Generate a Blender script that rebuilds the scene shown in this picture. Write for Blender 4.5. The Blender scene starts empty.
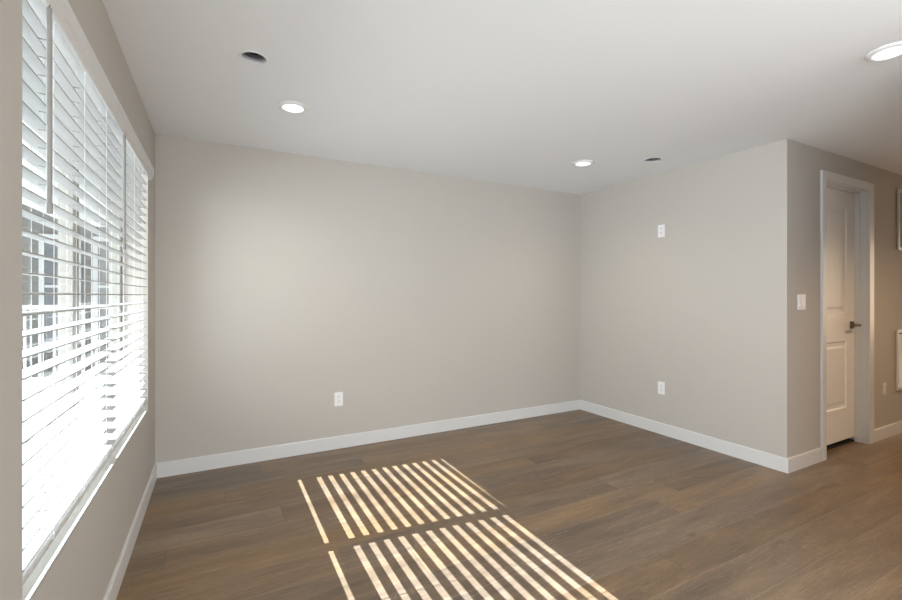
import bpy, bmesh, math, random
from mathutils import Vector, Matrix

random.seed(7)
S = bpy.context.scene
COL = S.collection
R = math.radians

# ------------------------------------------------------------------ camera, sky, sun, large lights, exposure
cam_data = bpy.data.cameras.new('camera')
cam_data.sensor_width = 36.0
cam_data.lens = 445.0 / 902.0 * 36.0
cam_data.shift_y = -4.6 / 902.0
cam_data.clip_start = 0.02
cam = bpy.data.objects.new('camera', cam_data)
COL.objects.link(cam)
cam.location = (0, 0, 1.295)
cam.rotation_euler = (R(90), 0, R(-28.24))
S.camera = cam

world = bpy.data.worlds.new('sky')
S.world = world
world.use_nodes = True
bg = world.node_tree.nodes['Background']
bg.inputs['Color'].default_value = (0.94, 0.97, 1.0, 1)
bg.inputs['Strength'].default_value = 1.2

sd = bpy.data.lights.new('sun', 'SUN')
sd.energy = 33.0
sd.angle = R(0.14)
sd.color = (0.87, 0.95, 1.08)
sun = bpy.data.objects.new('sun', sd)
COL.objects.link(sun)
SUN = Vector((1.565, -0.176, -1.0)).normalized()
sun.rotation_euler = SUN.to_track_quat('-Z', 'Y').to_euler()
sun.location = (-6, 3, 5)

def area(name, loc, direction, sx, sy, energy, color=(1, 1, 1), portal=False):
    l = bpy.data.lights.new(name, 'AREA')
    l.shape = 'RECTANGLE'; l.size = sx; l.size_y = sy
    l.energy = energy; l.color = color
    if portal: l.cycles.is_portal = True
    o = bpy.data.objects.new(name, l)
    COL.objects.link(o)
    o.location = loc
    o.rotation_euler = Vector(direction).to_track_quat('-Z', 'Y').to_euler()
    return o

# daylight entering through the glazed door and the rear window of the room behind the camera
area('daylight_patio_door', (-0.34, -1.75, 1.10), (1, 0.55, 0.18), 2.1, 1.9, 104, (0.88, 0.94, 1.0))
area('daylight_rear_window', (1.25, -4.40, 1.45), (0.0, 1, 0.35), 1.9, 1.5, 50, (0.88, 0.94, 1.0))
# added fill panel outside the blinds, unseen, strengthens the window light
area('porch_fill', (-2.0, 2.3, 1.70), (1, 0, -0.25), 3.2, 1.4, 98, (0.92, 0.96, 1.0))

# added warm fill at the unseen hallway end, lifts its ceiling and walls
area('east_fill', (8.36, .75, 1.42), (-1, .02, .12), 1.4, 1.4, 14, (1.0, 0.66, 0.36))
# added fill beside the camera with no fixture behind it, lifts the left wall
area('side_fill', (2.55, -1.3, 1.15), (-1.0, 1.0, -.05), 1.2, 1.2, 30, (0.95, 0.97, 1.0))

vs = S.view_settings
S.display_settings.display_device = 'sRGB'
vs.view_transform = 'Standard'
vs.look = 'None'
vs.exposure = 0.12
vs.gamma = 1.0
vs.use_curve_mapping = False

# ------------------------------------------------------------------ materials
def new_mat(name):
    m = bpy.data.materials.new(name)
    m.use_nodes = True
    nt = m.node_tree
    return m, nt, nt.nodes['Principled BSDF']

def paint(name, col, rough=0.6, bump=0.0, scale=180.0, var=0.02, metal=0.0):
    m, nt, b = new_mat(name)
    N, L = nt.nodes, nt.links
    tc = N.new('ShaderNodeTexCoord')
    nz = N.new('ShaderNodeTexNoise'); nz.inputs['Scale'].default_value = scale
    nz.inputs['Detail'].default_value = 3
    L.new(tc.outputs['Object'], nz.inputs['Vector'])
    mx = N.new('ShaderNodeMix'); mx.data_type = 'RGBA'
    mx.inputs['A'].default_value = tuple(max(0, c * (1 - var)) for c in col) + (1,)
    mx.inputs['B'].default_value = tuple(min(1, c * (1 + var)) for c in col) + (1,)
    L.new(nz.outputs['Fac'], mx.inputs['Factor'])
    L.new(mx.outputs['Result'], b.inputs['Base Color'])
    b.inputs['Roughness'].default_value = rough
    b.inputs['Metallic'].default_value = metal
    if bump:
        bp = N.new('ShaderNodeBump'); bp.inputs['Strength'].default_value = bump
        bp.inputs['Distance'].default_value = 0.002
        L.new(nz.outputs['Fac'], bp.inputs['Height'])
        L.new(bp.outputs['Normal'], b.inputs['Normal'])
    return m

M = {}
M['wall'] = paint('beige_wall_paint', (0.53, 0.496, 0.453), 0.75, 0.25, 90, 0.01)
M['ceiling'] = paint('ceiling_paint', (0.87, 0.885, 0.90), 0.85, 0.35, 70, 0.012)
M['trim'] = paint('white_trim_paint', (0.72, 0.715, 0.705), 0.35, 0, 40, 0.01)
M['door'] = paint('white_door_paint', (0.88, 0.85, 0.80), 0.4, 0, 40, 0.01)
M['sill'] = paint('sill_paint', (0.50, 0.49, 0.455), 0.5, 0.1, 60, 0.01)
M['vinyl'] = paint('window_vinyl', (0.36, 0.345, 0.315), 0.5, 0, 40, 0.01)
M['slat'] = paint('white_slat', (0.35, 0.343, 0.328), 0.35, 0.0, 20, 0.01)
M['wand'] = paint('grey_wand', (0.30, 0.29, 0.27), 0.35, 0, 50, 0.01)
M['cord'] = paint('cord', (0.74, 0.74, 0.73), 0.8, 0, 50, 0.01)
M['plate'] = paint('white_plastic', (0.86, 0.85, 0.85), 0.3, 0, 50, 0.005)
M['slot'] = paint('dark_slot', (0.05, 0.05, 0.05), 0.6, 0, 50, 0.01)
M['bronze'] = paint('dark_nickel', (0.16, 0.13, 0.10), 0.45, 0, 60, 0.03, 0.4)
M['can'] = paint('can_metal', (0.32, 0.31, 0.36), 0.35, 0, 60, 0.03, 0.5)
M['dark'] = paint('dark_interior', (0.015, 0.015, 0.015), 0.9, 0, 20, 0.01)
M['vent'] = paint('vent_enamel', (0.62, 0.58, 0.52), 0.4, 0, 50, 0.01)
M['filter'] = paint('vent_duct', (0.10, 0.09, 0.08), 0.9, 0, 50, 0.05)
M['concrete'] = paint('pale_concrete', (0.50, 0.50, 0.49), 0.9, 0.3, 6, 0.08)
M['railing'] = paint('railing_paint', (0.50, 0.50, 0.49), 0.5, 0, 20, 0.01)
M['soffit'] = paint('soffit_paint', (0.55, 0.53, 0.50), 0.8, 0, 10, 0.03)
M['shade_glass'] = paint('dark_glass', (0.13, 0.14, 0.15), 0.12, 0, 3, 0.1)

def siding_mat(name, col):
    m, nt, b = new_mat(name)
    N, L = nt.nodes, nt.links
    tc = N.new('ShaderNodeTexCoord')
    wv = N.new('ShaderNodeTexWave'); wv.bands_direction = 'Z'; wv.wave_profile = 'SAW'
    wv.inputs['Scale'].default_value = 1.6
    L.new(tc.outputs['Object'], wv.inputs['Vector'])
    bp = N.new('ShaderNodeBump'); bp.inputs['Strength'].default_value = 0.6; bp.inputs['Distance'].default_value = 0.02
    L.new(wv.outputs['Fac'], bp.inputs['Height']); L.new(bp.outputs['Normal'], b.inputs['Normal'])
    b.inputs['Base Color'].default_value = col + (1,)
    b.inputs['Roughness'].default_value = 0.8
    return m
M['siding'] = siding_mat('grey_siding', (0.15, 0.148, 0.135))

def glass_mat():
    m = bpy.data.materials.new('window_glass'); m.use_nodes = True
    nt = m.node_tree; N, L = nt.nodes, nt.links
    N.clear()
    out = N.new('ShaderNodeOutputMaterial'); mix = N.new('ShaderNodeMixShader')
    tr = N.new('ShaderNodeBsdfTransparent'); tr.inputs['Color'].default_value = (0.96, 0.98, 0.97, 1)
    gl = N.new('ShaderNodeBsdfGlossy'); gl.inputs['Roughness'].default_value = 0.01
    fr = N.new('ShaderNodeFresnel'); fr.inputs['IOR'].default_value = 1.28
    geo = N.new('ShaderNodeNewGeometry')
    mul = N.new('ShaderNodeMath'); mul.operation = 'MULTIPLY'
    inv = N.new('ShaderNodeMath'); inv.operation = 'SUBTRACT'; inv.inputs[0].default_value = 1.0
    L.new(geo.outputs['Backfacing'], inv.inputs[1])
    L.new(fr.outputs['Fac'], mul.inputs[0]); L.new(inv.outputs[0], mul.inputs[1])
    L.new(mul.outputs[0], mix.inputs['Fac']); L.new(tr.outputs[0], mix.inputs[1]); L.new(gl.outputs[0], mix.inputs[2])
    L.new(mix.outputs[0], out.inputs['Surface'])
    return m
M['glass'] = glass_mat()

def emit_mat(name, col, strength):
    m, nt, b = new_mat(name)
    b.inputs['Base Color'].default_value = (0.9, 0.9, 0.88, 1)
    b.inputs['Emission Color'].default_value = col + (1,)
    b.inputs['Emission Strength'].default_value = strength
    return m
M['lens'] = emit_mat('lit_lens', (1.0, 0.95, 0.86), 1.6)

def floor_mat():
    m, nt, b = new_mat('oak_plank_floor')
    N, L = nt.nodes, nt.links
    def nd(t, **k):
        n = N.new(t)
        for a, v in k.items(): setattr(n, a, v)
        return n
    def math_(op, a=None, bb=None, c=None, clamp=False):
        n = nd('ShaderNodeMath', operation=op, use_clamp=clamp)
        for i, v in enumerate((a, bb, c)):
            if v is None: continue
            if isinstance(v, (int, float)): n.inputs[i].default_value = v
            else: L.new(v, n.inputs[i])
        return n.outputs[0]
    tc = nd('ShaderNodeTexCoord')
    sp = nd('ShaderNodeSeparateXYZ'); L.new(tc.outputs['Object'], sp.inputs[0])
    W, LEN = 0.2035, 1.83
    yy = math_('DIVIDE', math_('SUBTRACT', sp.outputs['Y'], 0.048), W)
    row = math_('FLOOR', yy)
    fy = math_('SUBTRACT', yy, row)
    wn = nd('ShaderNodeTexWhiteNoise', noise_dimensions='1D'); L.new(row, wn.inputs['W'])
    xx = math_('ADD', math_('DIVIDE', sp.outputs['X'], LEN), wn.outputs['Value'])
    cell = math_('FLOOR', xx)
    fx = math_('SUBTRACT', xx, cell)
    cmb = nd('ShaderNodeCombineXYZ'); L.new(row, cmb.inputs['X']); L.new(cell, cmb.inputs['Y'])
    wn2 = nd('ShaderNodeTexWhiteNoise', noise_dimensions='2D'); L.new(cmb.outputs[0], wn2.inputs['Vector'])
    rnd = wn2.outputs['Value']
    sp2 = nd('ShaderNodeSeparateColor'); L.new(wn2.outputs['Color'], sp2.inputs[0])
    # per-plank shifted coordinates, stretched along the plank
    vec = nd('ShaderNodeCombineXYZ')
    L.new(math_('ADD', sp.outputs['X'], math_('MULTIPLY', rnd, 37.0)), vec.inputs['X'])
    L.new(math_('ADD', sp.outputs['Y'], math_('MULTIPLY', sp2.outputs['Red'], 11.0)), vec.inputs['Y'])
    def noise(sx, sy, detail, dist=0.0, rough=0.55):
        mp = nd('ShaderNodeMapping'); mp.inputs['Scale'].default_value = (sx, sy, 1)
        L.new(vec.outputs[0], mp.inputs['Vector'])
        n = nd('ShaderNodeTexNoise'); n.inputs['Scale'].default_value = 1; n.inputs['Detail'].default_value = detail
        n.inputs['Distortion'].default_value = dist; n.inputs['Roughness'].default_value = rough
        L.new(mp.outputs[0], n.inputs['Vector'])
        return n.outputs['Fac']
    broad = noise(1.3, 9.0, 3, 0.6)
    cloud = noise(3.0, 6.0, 2, 0.3)
    grain = noise(5.0, 130.0, 5, 0.4, 0.65)
    cath = noise(2.4, 22.0, 2, 1.6)
    rings = math_('ABSOLUTE', math_('SUBTRACT', math_('FRACT', math_('MULTIPLY', cath, 9.0)), 0.5))
    ramp = nd('ShaderNodeValToRGB')
    e = ramp.color_ramp.elements
    e[0].position = 0.0; e[0].color = (0.085, 0.062, 0.043, 1)
    e[1].position = 1.0; e[1].color = (0.330, 0.236, 0.152, 1)
    k = ramp.color_ramp.elements.new(0.5); k.color = (0.195, 0.138, 0.092, 1)
    t = math_('ADD', 0.08, math_('MULTIPLY', rnd, 0.26))
    t = math_('ADD', t, math_('MULTIPLY', math_('ADD', math_('MULTIPLY', math_('SUBTRACT', broad, 0.5), 1.9), 0.5), 0.55))
    t = math_('ADD', t, math_('MULTIPLY', math_('SUBTRACT', grain, 0.5), 0.75))
    t = math_('ADD', t, math_('MULTIPLY', math_('SUBTRACT', cloud, 0.5), 0.30))
    t = math_('ADD', t, math_('MULTIPLY', math_('SUBTRACT', rings, 0.25), 0.36), clamp=True)
    L.new(t, ramp.inputs[0])
    # greyish wash on part of the planks
    hsv = nd('ShaderNodeHueSaturation'); L.new(ramp.outputs[0], hsv.inputs['Color'])
    L.new(math_('ADD', 0.80, math_('MULTIPLY', math_('ADD', sp2.outputs['Green'], cloud), 0.30)), hsv.inputs['Saturation'])
    # pale limed pores
    pore = noise(9.0, 110.0, 4, 0.8, 0.7)
    pm = math_('MULTIPLY', math_('MULTIPLY', math_('SUBTRACT', pore, 0.56), 9.0, clamp=True), math_('GREATER_THAN', cath, 0.57))
    mx = nd('ShaderNodeMix', data_type='RGBA'); mx.inputs['B'].default_value = (0.50, 0.43, 0.34, 1)
    L.new(math_('MULTIPLY', pm, 0.35), mx.inputs['Factor']); L.new(hsv.outputs[0], mx.inputs['A'])
    # knots
    mpk = nd('ShaderNodeMapping'); mpk.inputs['Scale'].default_value = (1.6, 4.2, 1); L.new(vec.outputs[0], mpk.inputs['Vector'])
    vo = nd('ShaderNodeTexVoronoi'); vo.inputs['Scale'].default_value = 1.0; L.new(mpk.outputs[0], vo.inputs['Vector'])
    knot = math_('SUBTRACT', 1.0, math_('DIVIDE', vo.outputs['Distance'], 0.085), clamp=True)
    vsel = nd('ShaderNodeSeparateColor'); L.new(vo.outputs['Color'], vsel.inputs[0])
    knot = math_('MULTIPLY', knot, math_('GREATER_THAN', vsel.outputs['Red'], 0.45))
    mk = nd('ShaderNodeMix', data_type='RGBA'); mk.inputs['B'].default_value = (0.055, 0.04, 0.03, 1)
    L.new(math_('MULTIPLY', knot, 0.75), mk.inputs['Factor']); L.new(mx.outputs['Result'], mk.inputs['A'])
    # seams: a pale micro bevel along the boards, a dark butt joint at their ends
    def edge(f, size, w):
        d = math_('MINIMUM', f, math_('SUBTRACT', 1.0, f))
        return math_('LESS_THAN', math_('MULTIPLY', d, size), w)
    long_ = edge(fy, W, 0.0016); butt = edge(fx, LEN, 0.0014)
    ms = nd('ShaderNodeMix', data_type='RGBA'); ms.inputs['B'].default_value = (0.46, 0.38, 0.29, 1)
    L.new(math_('MULTIPLY', long_, 0.22), ms.inputs['Factor']); L.new(mk.outputs['Result'], ms.inputs['A'])
    mb_ = nd('ShaderNodeMix', data_type='RGBA'); mb_.inputs['B'].default_value = (0.06, 0.05, 0.04, 1)
    L.new(math_('MULTIPLY', butt, 0.4), mb_.inputs['Factor']); L.new(ms.outputs['Result'], mb_.inputs['A'])
    L.new(mb_.outputs['Result'], b.inputs['Base Color'])
    L.new(math_('ADD', 0.30, math_('MULTIPLY', grain, 0.16)), b.inputs['Roughness'])
    b.inputs['Specular IOR Level'].default_value = 0.5
    bp = nd('ShaderNodeBump'); bp.inputs['Strength'].default_value = 0.25; bp.inputs['Distance'].default_value = 0.0015
    hgt = math_('SUBTRACT', grain, math_('MULTIPLY', math_('ADD', long_, butt), 0.9))
    L.new(hgt, bp.inputs['Height']); L.new(bp.outputs['Normal'], b.inputs['Normal'])
    return m
M['floor'] = floor_mat()

# ------------------------------------------------------------------ mesh helpers
def box(bm, x0, x1, y0, y1, z0, z1, bevel=0.0):
    r = bmesh.ops.create_cube(bm, size=1.0)
    vv = r['verts']
    for v in vv:
        v.co = Vector(((x0 + x1) / 2 + v.co.x * (x1 - x0), (y0 + y1) / 2 + v.co.y * (y1 - y0), (z0 + z1) / 2 + v.co.z * (z1 - z0)))
    if bevel:
        ed = list({e for v in vv for e in v.link_edges})
        bmesh.ops.bevel(bm, geom=ed, offset=bevel, segments=2, affect='EDGES')
    return vv

def prism(bm, pts, axis, a, b):
    """extrude a closed 2D outline along an axis; pts are the two other coordinates in axis order"""
    def mk(p, t):
        if axis == 0: return (t, p[0], p[1])
        if axis == 1: return (p[0], t, p[1])
        return (p[0], p[1], t)
    A = [bm.verts.new(mk(p, a)) for p in pts]
    B = [bm.verts.new(mk(p, b)) for p in pts]
    n = len(pts)
    bm.faces.new(A); bm.faces.new(list(reversed(B)))
    for i in range(n):
        bm.faces.new((A[i], B[i], B[(i + 1) % n], A[(i + 1) % n]))
    bmesh.ops.recalc_face_normals(bm, faces=bm.faces)

def tube(bm, p, q, r, seg=10):
    p, q = Vector(p), Vector(q)
    d = q - p
    mt = Matrix.Translation((p + q) / 2) @ d.to_track_quat('Z', 'Y').to_matrix().to_4x4()
    bmesh.ops.create_cone(bm, cap_ends=True, segments=seg, radius1=r, radius2=r, depth=d.length, matrix=mt)

def lathe(bm, prof, seg=40):
    rings = []
    for r, z in prof:
        if r < 1e-6: rings.append([bm.verts.new((0, 0, z))])
        else: rings.append([bm.verts.new((r * math.cos(2 * math.pi * i / seg), r * math.sin(2 * math.pi * i / seg), z)) for i in range(seg)])
    for a, b in zip(rings, rings[1:]):
        for i in range(seg):
            j = (i + 1) % seg
            if len(a) == 1 and len(b) == 1: break
            if len(a) == 1: bm.faces.new((a[0], b[i], b[j]))
            elif len(b) == 1: bm.faces.new((a[i], b[0], a[j]))
            else: bm.faces.new((a[i], b[i], b[j], a[j]))
    bmesh.ops.recalc_face_normals(bm, faces=bm.faces)

def obj(name, bm, mat, parent=None, smooth=False):
    me = bpy.data.meshes.new(name)
    bm.to_mesh(me); bm.free()
    me.materials.append(M[mat])
    if smooth:
        for p in me.polygons: p.use_smooth = True
    o = bpy.data.objects.new(name, me)
    COL.objects.link(o)
    if parent: o.parent = parent
    return o

def struct(name, bm, mat, parent=None):
    o = obj(name, bm, mat, parent)
    if not parent: o['kind'] = 'structure'
    return o

def thing(name, label, cat, loc=(0, 0, 0), rotz=0.0, group=None, kind=None):
    o = bpy.data.objects.new(name, None)
    COL.objects.link(o)
    o.empty_display_size = 0.1
    o.location = loc; o.rotation_euler = (0, 0, rotz)
    if kind: o['kind'] = kind
    if label: o['label'] = label
    if cat: o['category'] = cat
    if group: o['group'] = group
    return o

def dup(root, loc, rotz=None, label=None):
    r = root.copy(); COL.objects.link(r); r.location = loc
    if rotz is not None: r.rotation_euler = (0, 0, rotz)
    if label: r['label'] = label
    for ch in list(root.children):
        c = ch.copy(); COL.objects.link(c); c.parent = r
        for g in list(ch.children):
            d = g.copy(); COL.objects.link(d); d.parent = c
    return r

NB = bmesh.new

# ------------------------------------------------------------------ room shell
H = 2.44
YB = 3.774            # rear wall of the alcove
XR = 3.70             # right wall of the alcove
YH = 1.702            # hallway wall
YS = -4.5             # wall behind the camera
XE = 8.4              # far right end
ANG = -0.0117         # the window wall runs a fraction of a degree off square
WO = Vector((-0.356, YB, 0))   # corner the window wall starts from; local y runs along it, local x into the room
T = 0.20              # window wall thickness

bm = NB(); box(bm, -0.9, XE + .2, YS - .2, YB + .2, -0.12, 0.0)
struct('floor', bm, 'floor')

bm = NB(); box(bm, -0.75, XE + .2, YS - .2, YB + .2, H, H + 0.22)
ceil = struct('ceiling', bm, 'ceiling')

bm = NB(); box(bm, -0.358, XR + .12, YB, YB + .12, 0, H); struct('wall_back', bm, 'wall')
# right alcove wall and hallway wall form one L-shaped corner: two walls
bm = NB(); box(bm, XR, XR + .12, YH, YB, 0, H); struct('wall_right', bm, 'wall')
DX0, DX1, DZ = 4.263, 5.031, 2.205
bm = NB()
box(bm, XR + .12, DX0 - .02, YH, YH + .12, 0, H)
box(bm, DX1 + .02, XE, YH, YH + .12, 0, H)
box(bm, DX0 - .02, DX1 + .02, YH, YH + .12, DZ + .02, H)
struct('wall_hallway', bm, 'wall')
bm = NB(); box(bm, XE, XE + .12, YS, 0, 0, H); box(bm, XE, XE + .12, 1.5, YH + .12, 0, H)
box(bm, XE, XE + .12, 0, 1.5, 0, .7); box(bm, XE, XE + .12, 0, 1.5, 2.15, H); struct('wall_east', bm, 'wall')
bm = NB()
wx0, wx1, wz0, wz1 = .25, 2.25, 0.7, 2.2
box(bm, -0.45, wx0, YS - .15, YS, 0, H); box(bm, wx1, XE + .12, YS - .15, YS, 0, H)
box(bm, wx0, wx1, YS - .15, YS, 0, wz0); box(bm, wx0, wx1, YS - .15, YS, wz1, H)
struct('wall_south', bm, 'wall')
bm = NB(); box(bm, 2.7, 2.82, YS, .55, 0, H); struct('wall_light_block', bm, 'wall')  # unseen wall added to keep light off the hallway

# window wall, built in its own frame (local x into the room, local y towards the corner = 0)
def ly(Y): return Y - YB
OY0, OY1, OZ0, OZ1 = ly(1.367), ly(3.415), 0.569, 2.108
PY0, PY1, PZ1 = ly(-2.85), ly(-0.65), 2.12     # glazed patio door behind the camera
bm = NB()
yend = ly(YS - .15)
box(bm, -T, 0, OY1, 0.12, 0, H)
box(bm, -T, 0, OY0, OY1, 0, OZ0 - .012); box(bm, -T, 0, OY0, OY1, OZ1, H)
box(bm, -T, 0, PY1, OY0, 0, H)
box(bm, -T, 0, PY0, PY1, PZ1, H)
box(bm, -T, 0, yend, PY0, 0, H)
o = struct('wall_left', bm, 'wall'); o.location = WO; o.rotation_euler.z = ANG

def base_profile(d, h=0.105, t=0.013):
    # d=+1 thickness grows in +, -1 in -
    return [(0, 0), (d * t, 0), (d * t, h - .006), (d * t * .75, h), (0, h)]
bm = NB(); prism(bm, base_profile(1), 1, ly(-0.58), -0.0135)
o = struct('baseboard_left', bm, 'trim'); o.location = WO; o.rotation_euler.z = ANG
bm = NB(); prism(bm, [(YB + a, b) for a, b in base_profile(-1)], 0, -0.356, XR - .0001)
struct('baseboard_back', bm, 'trim')
bm = NB(); prism(bm, [(XR + a, b) for a, b in base_profile(-1)], 1, YH - .0135, YB - .0135)
struct('baseboard_right', bm, 'trim')
bm = NB(); prism(bm, [(YH + a, b) for a, b in base_profile(-1)], 0, XR + .0001, DX0 - .0705)
prism(bm, [(YH + a, b) for a, b in base_profile(-1)], 0, DX1 + .1005, XE)
struct('baseboard_hallway', bm, 'trim')
bm = NB(); prism(bm, [(YS + a, b) for a, b in base_profile(1)], 0, -0.40, 2.7)
struct('baseboard_south', bm, 'trim')

# ---- window in the left wall
win = thing('window_1', None, None, WO, ANG, kind='structure')
def frame_rect(bm, x0, x1, y0, y1, z0, z1, w, wb=None, wt=None, bev=.004):
    wb = wb or w; wt = wt or w
    box(bm, x0, x1, y0, y0 + w, z0, z1, bev); box(bm, x0, x1, y1 - w, y1, z0, z1, bev)
    box(bm, x0, x1, y0 + w, y1 - w, z0, z0 + wb, bev); box(bm, x0, x1, y0 + w, y1 - w, z1 - wt, z1, bev)
MU0, MU1 = ly(2.393), ly(2.473)
bm = NB(); frame_rect(bm, -T + .005, -T + .065, OY0, OY1, OZ0, OZ1, 0.04, 0.083)
obj('window_frame', bm, 'vinyl', win)
bm = NB(); box(bm, -T + .008, -T + .062, MU0, MU1, OZ0 + .083, OZ1 - .04, .004)
obj('mullion', bm, 'vinyl', win)
for a, b in ((OY0 + .04, MU0), (MU1, OY1 - .04)):
    bm = NB(); box(bm, -T + .050, -T + .054, a - .004, b + .004, OZ0 + .079, OZ1 - .036)
    obj('pane', bm, 'glass', win)
bm = NB(); box(bm, -T + .005, 0.0, OY0, OY1, OZ0 - .012, OZ0, .0015)
obj('window_sill', bm, 'sill', win)

# ---- glazed patio door behind the camera, and the rear window
w2 = thing('door_2', None, None, WO, ANG, kind='structure')
bm = NB(); frame_rect(bm, -T + .02, -T + .08, PY0, PY1, 0, PZ1, .06)
box(bm, -T + .02, -T + .08, (PY0 + PY1) / 2 - .04, (PY0 + PY1) / 2 + .04, .06, PZ1 - .06, .004)
obj('door_frame', bm, 'vinyl', w2)
bm = NB(); box(bm, -T + .04, -T + .046, PY0 + .05, PY1 - .05, .05, PZ1 - .05); obj('pane', bm, 'glass', w2)
w3 = thing('window_2', None, None, (0, 0, 0), 0, kind='structure')
bm = NB()
for z in (wz0, wz1 - .05): box(bm, wx0, wx1, YS - .12, YS - .06, z, z + .05, .004)
for x in (wx0, (wx0 + wx1) / 2 - .025, wx1 - .05): box(bm, x, x + .05, YS - .12, YS - .06, wz0 + .05, wz1 - .05, .004)
obj('window_frame', bm, 'vinyl', w3)
bm = NB(); box(bm, wx0 + .04, wx1 - .04, YS - .094, YS - .09, wz0 + .04, wz1 - .04); obj('pane', bm, 'glass', w3)

w4 = thing('added_window', None, None, (0, 0, 0), 0, kind='structure')  # unseen window added around the east fill lamp
bm = NB()
for z in (.7, 2.10): box(bm, XE + .05, XE + .10, 0, 1.5, z, z + .05, .004)
for y in (0, .725, 1.45): box(bm, XE + .05, XE + .10, y, y + .05, .75, 2.10, .004)
obj('window_frame', bm, 'vinyl', w4)
bm = NB(); box(bm, XE + .07, XE + .074, .04, 1.46, .74, 2.11); obj('pane', bm, 'glass', w4)

# ---- hallway door
dr = thing('door_1', None, None, (0, 0, 0), 0, kind='structure')
YD = YH + .083
def door_slab():
    bm = NB()
    x0, x1, z0, z1 = DX0 + .004, DX1 - .004, 0.045, DZ - .004
    px0, px1 = x0 + .14, x1 - .15
    zs = [z0, .32, .90, 1.14, 2.06, z1]
    xs = [x0, px0, px1, x1]
    d = 0.010
    g = {}
    def v(x, y, z):
        k = (round(x, 5), round(y, 5), round(z, 5))
        if k not in g: g[k] = bm.verts.new((x, y, z))
        return g[k]
    def q(x0, x1, z0, z1, y=YD): bm.faces.new((v(x0, y, z0), v(x1, y, z0), v(x1, y, z1), v(x0, y, z1)))
    for i in range(3):
        for j in range(5):
            if i == 1 and j in (1, 3):
                a0, a1, b0, b1 = xs[i], xs[i + 1], zs[j], zs[j + 1]
                prev = (a0, a1, b0, b1, YD)
                for ins, yy in ((.012, YD + d), (.040, YD + d), (.058, YD + .003)):
                    cur = (a0 + ins, a1 - ins, b0 + ins, b1 - ins, yy)
                    P = [(prev[0], prev[2]), (prev[1], prev[2]), (prev[1], prev[3]), (prev[0], prev[3])]
                    C_ = [(cur[0], cur[2]), (cur[1], cur[2]), (cur[1], cur[3]), (cur[0], cur[3])]
                    for k in range(4):
                        l = (k + 1) % 4
                        bm.faces.new((v(P[k][0], prev[4], P[k][1]), v(P[l][0], prev[4], P[l][1]), v(C_[l][0], cur[4], C_[l][1]), v(C_[k][0], cur[4], C_[k][1])))
                    prev = cur
                q(*prev[:4], prev[4])
            else: q(xs[i], xs[i + 1], zs[j], zs[j + 1])
    # back and sides
    yb = YD + .035
    be = [e for e in bm.edges if e.is_boundary]
    r = bmesh.ops.extrude_edge_only(bm, edges=be)
    nv = [e for e in r['geom'] if isinstance(e, bmesh.types.BMVert)]
    for w in nv: w.co.y = yb
    ne = [e for e in r['geom'] if isinstance(e, bmesh.types.BMEdge) and e.is_boundary]
    bmesh.ops.holes_fill(bm, edges=[e for e in bm.edges if e.is_boundary], sides=0)
    bmesh.ops.recalc_face_normals(bm, faces=bm.faces)
    return bm
slab = obj('door_slab', door_slab(), 'door', dr)
# jamb (lines the opening) with its stop
bm = NB()
box(bm, DX0 - .019, DX0, YH - .002, YH + .122, 0, DZ); box(bm, DX1, DX1 + .019, YH - .002, YH + .122, 0, DZ)
box(bm, DX0 - .019, DX1 + .019, YH - .002, YH + .122, DZ, DZ + .019)
for a, b in ((DX0, DX0 + .012), (DX1 - .012, DX1)): box(bm, a, b, YD - .036, YD - .002, 0, DZ)
box(bm, DX0 + .012, DX1 - .012, YD - .036, YD - .002, DZ - .012, DZ)
obj('door_jamb', bm, 'trim', dr)
bm = NB()
def casing_piece(bm, x0, x1, z0, z1): box(bm, x0, x1, YH - .018, YH - .0005, z0, z1, .003)
CW = .066
casing_piece(bm, DX0 - CW - .004, DX0 - .004, 0, DZ + CW + .004)
casing_piece(bm, DX1 + .004, DX1 + .096, 0, DZ + CW + .004)
casing_piece(bm, DX0 - .004, DX1 + .004, DZ + .004, DZ + CW + .004)
obj('door_casing', bm, 'trim', dr)
# lever handle with square rose
hz, hx = 1.035, DX1 - .068
bm = NB(); box(bm, hx - .032, hx + .032, YD - .010, YD - .0005, hz - .032, hz + .032, .003)
rose = obj('door_handle', bm, 'bronze', dr)
bm = NB()
tube(bm, (hx, YD - .009, hz), (hx, YD - .058, hz), .011, 14)
box(bm, hx - .115, hx + .012, YD - .066, YD - .052, hz - .010, hz + .010, .004)
obj('lever', bm, 'bronze', rose)
# closet behind the door, painted near-black so the gap below reads as shade
bm = NB()
box(bm, DX0 - .3, DX1 + .3, YH + .9, YH + .92, 0, H); box(bm, DX0 - .32, DX0 - .3, YH + .12, YH + .92, 0, H)
box(bm, DX1 + .3, DX1 + .32, YH + .12, YH + .92, 0, H)
struct('wall_closet', bm, 'dark')
bm = NB(); box(bm, DX0 - .02, DX1 + .02, YD + .004, YH + .9, 0, .012); struct('floor_closet', bm, 'dark')

# ------------------------------------------------------------------ outside
bm = NB(); box(bm, -40, -0.58, -20, 45, -.4, -.15)
o = obj('ground', bm, 'concrete'); o['kind'] = 'structure'
# porch roof above the window
bm = NB(); prism(bm, [(-2.528, -6), (-.60, -6), (-.60, 9.5), (-2.063, 9.5)], 2, 2.46, 2.70)
o = obj('porch_roof', bm, 'soffit'); o['kind'] = 'structure'

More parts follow.
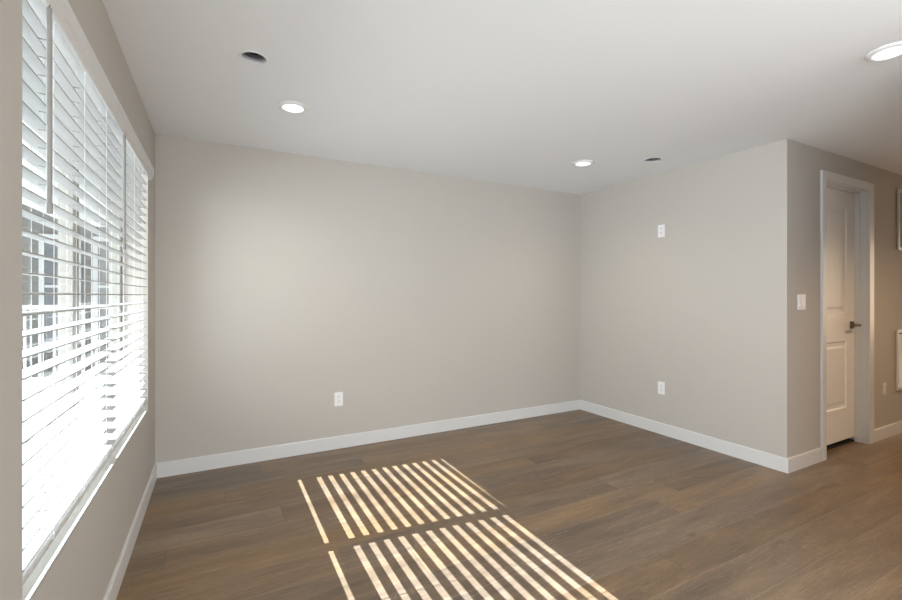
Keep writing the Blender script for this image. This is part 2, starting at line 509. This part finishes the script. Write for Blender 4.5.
# railing closing the porch
rl = thing('porch_railing', 'white baluster railing outside, seen through the window blinds', 'railing', (0, 6.0, -.15))
bm = NB(); box(bm, -3.0, -.60, -.03, .03, 1.30, 1.345, .004); obj('top_rail', bm, 'railing', rl)
bm = NB(); box(bm, -3.0, -.60, -.02, .02, .10, .14, .004); obj('bottom_rail', bm, 'railing', rl)
for x in (-3.05, -1.85, -.66):
    bm = NB(); box(bm, x - .05, x + .05, -.05, .05, 0, 1.40, .004); obj('post', bm, 'railing', rl)
x = -2.93; b0 = None
while x < -.72:
    if abs(x + 1.85) > .07:
        if b0 is None:
            bm = NB(); box(bm, -.012, .012, -.012, .012, .14, 1.30); b0 = obj('baluster', bm, 'railing', rl); b0.location.x = x
        else:
            c = b0.copy(); COL.objects.link(c); c.parent = rl; c.location.x = x
    x += .115

# neighbouring house
hs = thing('neighbouring_house', 'grey sided house with tall white-trimmed windows across the yard', 'house', (-2.5, 11.0, -.15))
bm = NB(); box(bm, -6, 5, 0, 6, 0, 6.5); obj('wall', bm, 'siding', hs)
bm = NB(); prism(bm, [(-.5, 6.4), (6.5, 6.4), (3, 8.2)], 0, -6.4, 5.4); obj('roof', bm, 'soffit', hs)
for x in (-4.2, -2.2, -.35, .45, 1.55, 3.2):
    for z in (.5, 3.6):
        bm = NB(); w, h = (.62, 2.1) if x != .45 else (.36, 2.1)
        for a, b, c, d in ((0, w, 0, .09), (0, w, h - .09, h), (0, .08, .09, h - .09), (w - .08, w, .09, h - .09), (.08, w - .08, h * .52, h * .52 + .05)):
            box(bm, a, b, -.05, .01, c, d, .004)
        f = obj('window_frame', bm, 'railing', hs); f.location = (x, 0, z)
        bm = NB(); box(bm, .07, w - .07, -.02, -.002, .08, h - .08); p = obj('pane', bm, 'shade_glass', f)
for x in (-3.0, -1.15, 1.15, 2.6):
    bm = NB(); box(bm, x, x + .13, -.04, .005, 0, 6.4, .004); obj('trim_board', bm, 'railing', hs)

# ------------------------------------------------------------------ blinds
SW = 0.045; ST = 0.0034; PITCH = 0.0499; Z0 = 0.651; NS = 28
TILT = R(4.0)
def slat_into(bm, y0, y1, z, xc, holes):
    hx_, hy_ = .009, .004
    xs = [-SW / 2, -hx_, hx_, SW / 2]
    crown = [0, .0012, .0012, 0]
    ys = [y0]
    for h in holes: ys += [h - hy_, h + hy_]
    ys += [y1]
    ct, st = math.cos(TILT), math.sin(TILT)
    def P(i, y, s):
        x = xs[i]; zz = crown[i] + s * ST / 2
        return (xc + x * ct + zz * st, y, z - x * st + zz * ct)
    top = [[bm.verts.new(P(i, y, 1)) for i in range(4)] for y in ys]
    bot = [[bm.verts.new(P(i, y, -1)) for i in range(4)] for y in ys]
    for j in range(len(ys) - 1):
        hole = (j % 2 == 1)
        for i in range(3):
            if hole and i == 1: continue
            bm.faces.new((top[j][i], top[j][i + 1], top[j + 1][i + 1], top[j + 1][i]))
            bm.faces.new((bot[j][i], bot[j + 1][i], bot[j + 1][i + 1], bot[j][i + 1]))
        bm.faces.new((top[j][3], bot[j][3], bot[j + 1][3], top[j + 1][3]))
        bm.faces.new((top[j][0], top[j + 1][0], bot[j + 1][0], bot[j][0]))
        if hole:
            for i in (1, 2):
                bm.faces.new((top[j][i], bot[j][i], bot[j + 1][i], top[j + 1][i]))
            for jj in (j, j + 1):
                bm.faces.new((top[jj][1], bot[jj][1], bot[jj][2], top[jj][2]))
    for j in (0, len(ys) - 1):
        for i in range(3): bm.faces.new((top[j][i], bot[j][i], bot[j][i + 1], top[j][i + 1]))

def make_blind(y0, y1, label, holes):
    """y0 = end nearest the camera; local frame of the window wall"""
    root = thing('window_blind', label, 'blind', WO + Matrix.Rotation(ANG, 3, 'Z') @ Vector((0, y0, OZ0)), ANG, 'horizontal slat blinds in the left window')
    L_ = y1 - y0; zo = -OZ0
    xc = -.005 - SW / 2
    bm = NB()
    for k in range(NS):
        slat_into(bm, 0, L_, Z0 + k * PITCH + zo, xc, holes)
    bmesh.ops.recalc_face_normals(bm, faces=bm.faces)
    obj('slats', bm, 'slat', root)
    bm = NB(); box(bm, xc - SW / 2, xc + SW / 2, 0, L_, .613 + zo, .632 + zo, .003); obj('bottom_rail', bm, 'trim', root)
    bm = NB()
    box(bm, xc - .028, xc + .022, 0, L_, 2.062 + zo, 2.104 + zo, .002)
    hr = obj('headrail', bm, 'slat', root)
    for h in holes:
        bm = NB()
        for sx in (xc - SW / 2 - .0012, xc + SW / 2 + .0012):
            tube(bm, (sx, h, .62 + zo), (sx, h, 2.063 + zo), .0010, 6)
        tube(bm, (xc, h + .004, .62 + zo), (xc, h + .004, 2.063 + zo), .0006, 6)
        obj('ladder_cord', bm, 'cord', root)
        bm = NB(); tube(bm, (xc, h, .6125 + zo), (xc, h, .6075 + zo), .006, 12)
        obj('cord_plug', bm, 'plate', root)
        bm = NB(); box(bm, xc + .0215, xc + .0245, h - .010, h + .010, 2.064 + zo, 2.072 + zo)
        obj('tilt_bracket', bm, 'bronze', hr)
    # tilt wand
    wy = .115
    wx = .016
    bm = NB()
    tube(bm, (wx, wy, 2.030 + zo), (wx, wy, 1.53 + zo), .0058, 12)
    tube(bm, (wx, wy, 1.53 + zo), (wx, wy, 1.505 + zo), .0075, 12)
    wd = obj('tilt_wand', bm, 'wand', root)
    bm = NB()
    tube(bm, (wx - .020, wy, 2.060 + zo), (wx, wy, 2.045 + zo), .002, 8); tube(bm, (wx, wy, 2.045 + zo), (wx, wy, 2.029 + zo), .002, 8)
    obj('hook', bm, 'bronze', wd)
    return root
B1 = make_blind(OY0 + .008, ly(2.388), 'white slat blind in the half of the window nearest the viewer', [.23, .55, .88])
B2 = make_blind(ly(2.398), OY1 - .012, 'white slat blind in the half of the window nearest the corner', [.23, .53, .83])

# one moulded valance over both headrails
vl = thing('blind_valance', 'white moulded valance board across the top of both window blinds', 'valance', WO, ANG)
bm = NB()
prof = [(.006, 2.036), (.016, 2.036), (.019, 2.044), (.019, 2.049), (.024, 2.053), (.025, 2.060), (.029, 2.064), (.030, 2.098), (.032, 2.106), (.006, 2.112)]
prism(bm, prof, 1, OY0 - .03, OY1 + .028)
obj('valance_board', bm, 'trim', vl)
for y in (OY0 - .03, OY1 + .018):
    bm = NB(); box(bm, .0005, .0062, y, y + .010, 2.040, 2.106); obj('valance_return', bm, 'trim', vl)

# ------------------------------------------------------------------ ceiling fittings
def cut_hole(x, y, r):
    c = NB(); bmesh.ops.create_cone(c, cap_ends=True, segments=48, radius1=r, radius2=r, depth=.30, matrix=Matrix.Translation((x, y, H + .05)))
    me = bpy.data.meshes.new('cut'); c.to_mesh(me); c.free()
    co = bpy.data.objects.new('cut', me); COL.objects.link(co)
    md = ceil.modifiers.new('b', 'BOOLEAN'); md.operation = 'DIFFERENCE'; md.object = co; md.solver = 'EXACT'
    dg = bpy.context.evaluated_depsgraph_get(); dg.update()
    new = bpy.data.meshes.new_from_object(ceil.evaluated_get(dg))
    ceil.modifiers.clear(); ceil.data = new
    bpy.data.objects.remove(co)

def recessed_light(x, y, label):
    t = thing('recessed_light', label, 'ceiling light', (x, y, H), 0, 'lit round ceiling downlights')
    bm = NB(); lathe(bm, [(.060, .004), (.062, -.010), (.072, -.012), (.086, -.006), (.089, 0), (.060, .004)])
    obj('trim_ring', bm, 'plate', t, True)
    bm = NB(); lathe(bm, [(0, -.004), (.050, -.004), (.0615, -.007), (.0605, .003), (0, .003)])
    obj('lens', bm, 'lens', t, True)
    l = bpy.data.lights.new('downlight', 'SPOT'); l.energy = 14; l.color = (1.0, .84, .64); l.spot_size = R(140); l.spot_blend = .9; l.shadow_soft_size = .05
    lo = bpy.data.objects.new('downlight', l); COL.objects.link(lo); lo.location = (0, 0, -.03); lo.parent = t
    return t

L1 = recessed_light(.434, 2.837, 'lit round downlight nearest the blinds in the white ceiling')
for x, y, lb in ((2.827, 2.85, 'lit round downlight near the far corner of the ceiling'),
                 (2.80, .864, 'lit round downlight cut by the right edge of the photo'),
                 (4.9, .35, 'lit')):
    t_ = dup(L1, (x, y, H), 0, lb)
    if 'right edge' in lb:
        for c in t_.children:
            if c.type == 'LIGHT': c.data = c.data.copy(); c.data.energy = 13; c.data.color = (1.0, .64, .36)
    if lb == 'lit':       # added unseen hallway downlight, strong and warm to tint its walls
        t_['label'] = 'added round downlight out of view beyond the right edge, warming the hallway'
        for c in t_.children:
            if c.type == 'LIGHT': c.data = c.data.copy(); c.data.energy = 95; c.data.color = (1.0, .68, .38)

def open_can(x, y, r, label, cz, rz, mat='can'):
    cut_hole(x, y, r)
    t = thing('ceiling_opening', label, 'ceiling opening', (x, y, H), rz, 'open round fixture holes in the ceiling')
    # plaster collar, then the bare metal housing above it
    bm = NB(); lathe(bm, [(r - .001, .0), (r - .001, cz), (r - .0001, cz), (r - .0001, 0), (r - .001, .0)]); obj('collar', bm, 'plate', t, True)
    bm = NB(); lathe(bm, [(r - .001, cz), (r - .001, .075), (r * .55, .098), (0, .10), (0, .104), (r * .6, .103), (r - .0002, .078), (r - .0002, cz), (r - .001, cz)])
    obj('housing', bm, mat, t, True)
    bm = NB(); lathe(bm, [(r - .001, .003), (r - .001, -.002), (r + .006, -.003), (r + .012, -.0005), (r - .001, .003)])
    obj('rim', bm, 'plate', t, True)
    bm = NB(); box(bm, -.018, .018, r - .028, r - .006, cz + .012, .090, .003); obj('dark_block', bm, 'dark', t)  # near-black block set high inside the hole
    return t
open_can(.178, 2.34, .055, 'empty round ceiling hole with dark inside, above the window side', .026, R(-4))
open_can(3.285, 2.507, .066, 'empty round ceiling hole close to the right wall', .012, R(-35))

# ------------------------------------------------------------------ outlets, switch, vents (local: front faces -y)
def outlet(loc, rz, label, cover='plate'):
    t = thing('wall_outlet', label, 'outlet', loc, rz, 'white wall outlets')
    bm = NB(); box(bm, -.036, .036, -.006, -.0003, -.058, .058, .0025); obj('cover_plate', bm, 'plate', t)
    for z in (.021, -.021):
        bm = NB(); box(bm, -.0165, .0165, -.0085, -.0055, z - .015, z + .015, .004); rc = obj('receptacle', bm, 'plate', t)
        bm = NB()
        for x in (-.0065, .0065): box(bm, x - .0012, x + .0012, -.0090, -.0084, z - .001, z + .008)
        tube(bm, (0, -.0090, z - .008), (0, -.0084, z - .008), .0024, 10)
        obj('slot', bm, 'slot', rc)
    bm = NB(); tube(bm, (0, -.0072, 0), (0, -.0055, 0), .003, 12); obj('screw', bm, 'vent', t)
    return t
o1 = outlet((.945, YB, .417), 0, 'white outlet low on the long back wall')
dup(o1, (XR, 2.732, .430), R(-90), 'white outlet low on the right wall, above the baseboard')
dup(o1, (XR, 2.732, 1.897), R(-90), 'white outlet high on the right wall, near the ceiling')
dup(o1, (5.384, YH, .444), 0, 'white outlet low on the hallway wall between door and vent')

sw = thing('light_switch', 'white light switch on the hallway wall beside the door', 'switch', (3.900, YH, 1.245), 0)
bm = NB(); box(bm, -.058, .058, -.006, -.0003, -.058, .058, .0025); obj('cover_plate', bm, 'plate', sw)
for cx in (-.023, .023):
    bm = NB(); prism(bm, [(-.0055, -.032), (-.012, -.030), (-.0075, .032), (-.0055, .033)], 0, cx - .016, cx + .016); obj('rocker', bm, 'plate', sw)

def vent(x0, x1, z0, z1, label):
    t = thing('return_vent', label, 'air vent', ((x0 + x1) / 2, YH, (z0 + z1) / 2), 0, 'louvred return vents on the hallway wall')
    w, h = (x1 - x0) / 2, (z1 - z0) / 2
    bm = NB(); b = .028
    for a in ((-w, -w + b, -h, h), (w - b, w, -h, h), (-w + b, w - b, -h, -h + b), (-w + b, w - b, h - b, h)):
        box(bm, a[0], a[1], -.016, -.0005, a[2], a[3], .003)
    obj('frame', bm, 'trim', t)
    bm = NB(); box(bm, -w + b, w - b, -.003, -.0005, -h + b, h - b); obj('duct_backing', bm, 'filter', t)
    bm = NB(); z = -h + b + .008
    while z < h - b - .008:
        prism(bm, [(-.0135, z - .006), (-.0125, z - .007), (-.004, z + .005), (-.005, z + .006)], 0, -w + b, w - b)
        z += .0135
    obj('louvres', bm, 'vent', t)
    return t
vent(5.663, 6.20, 1.721, 2.294, 'upper louvred vent high on the hallway wall at the right edge')
vent(5.640, 6.18, .400, .971, 'lower louvred vent low on the hallway wall at the right edge')
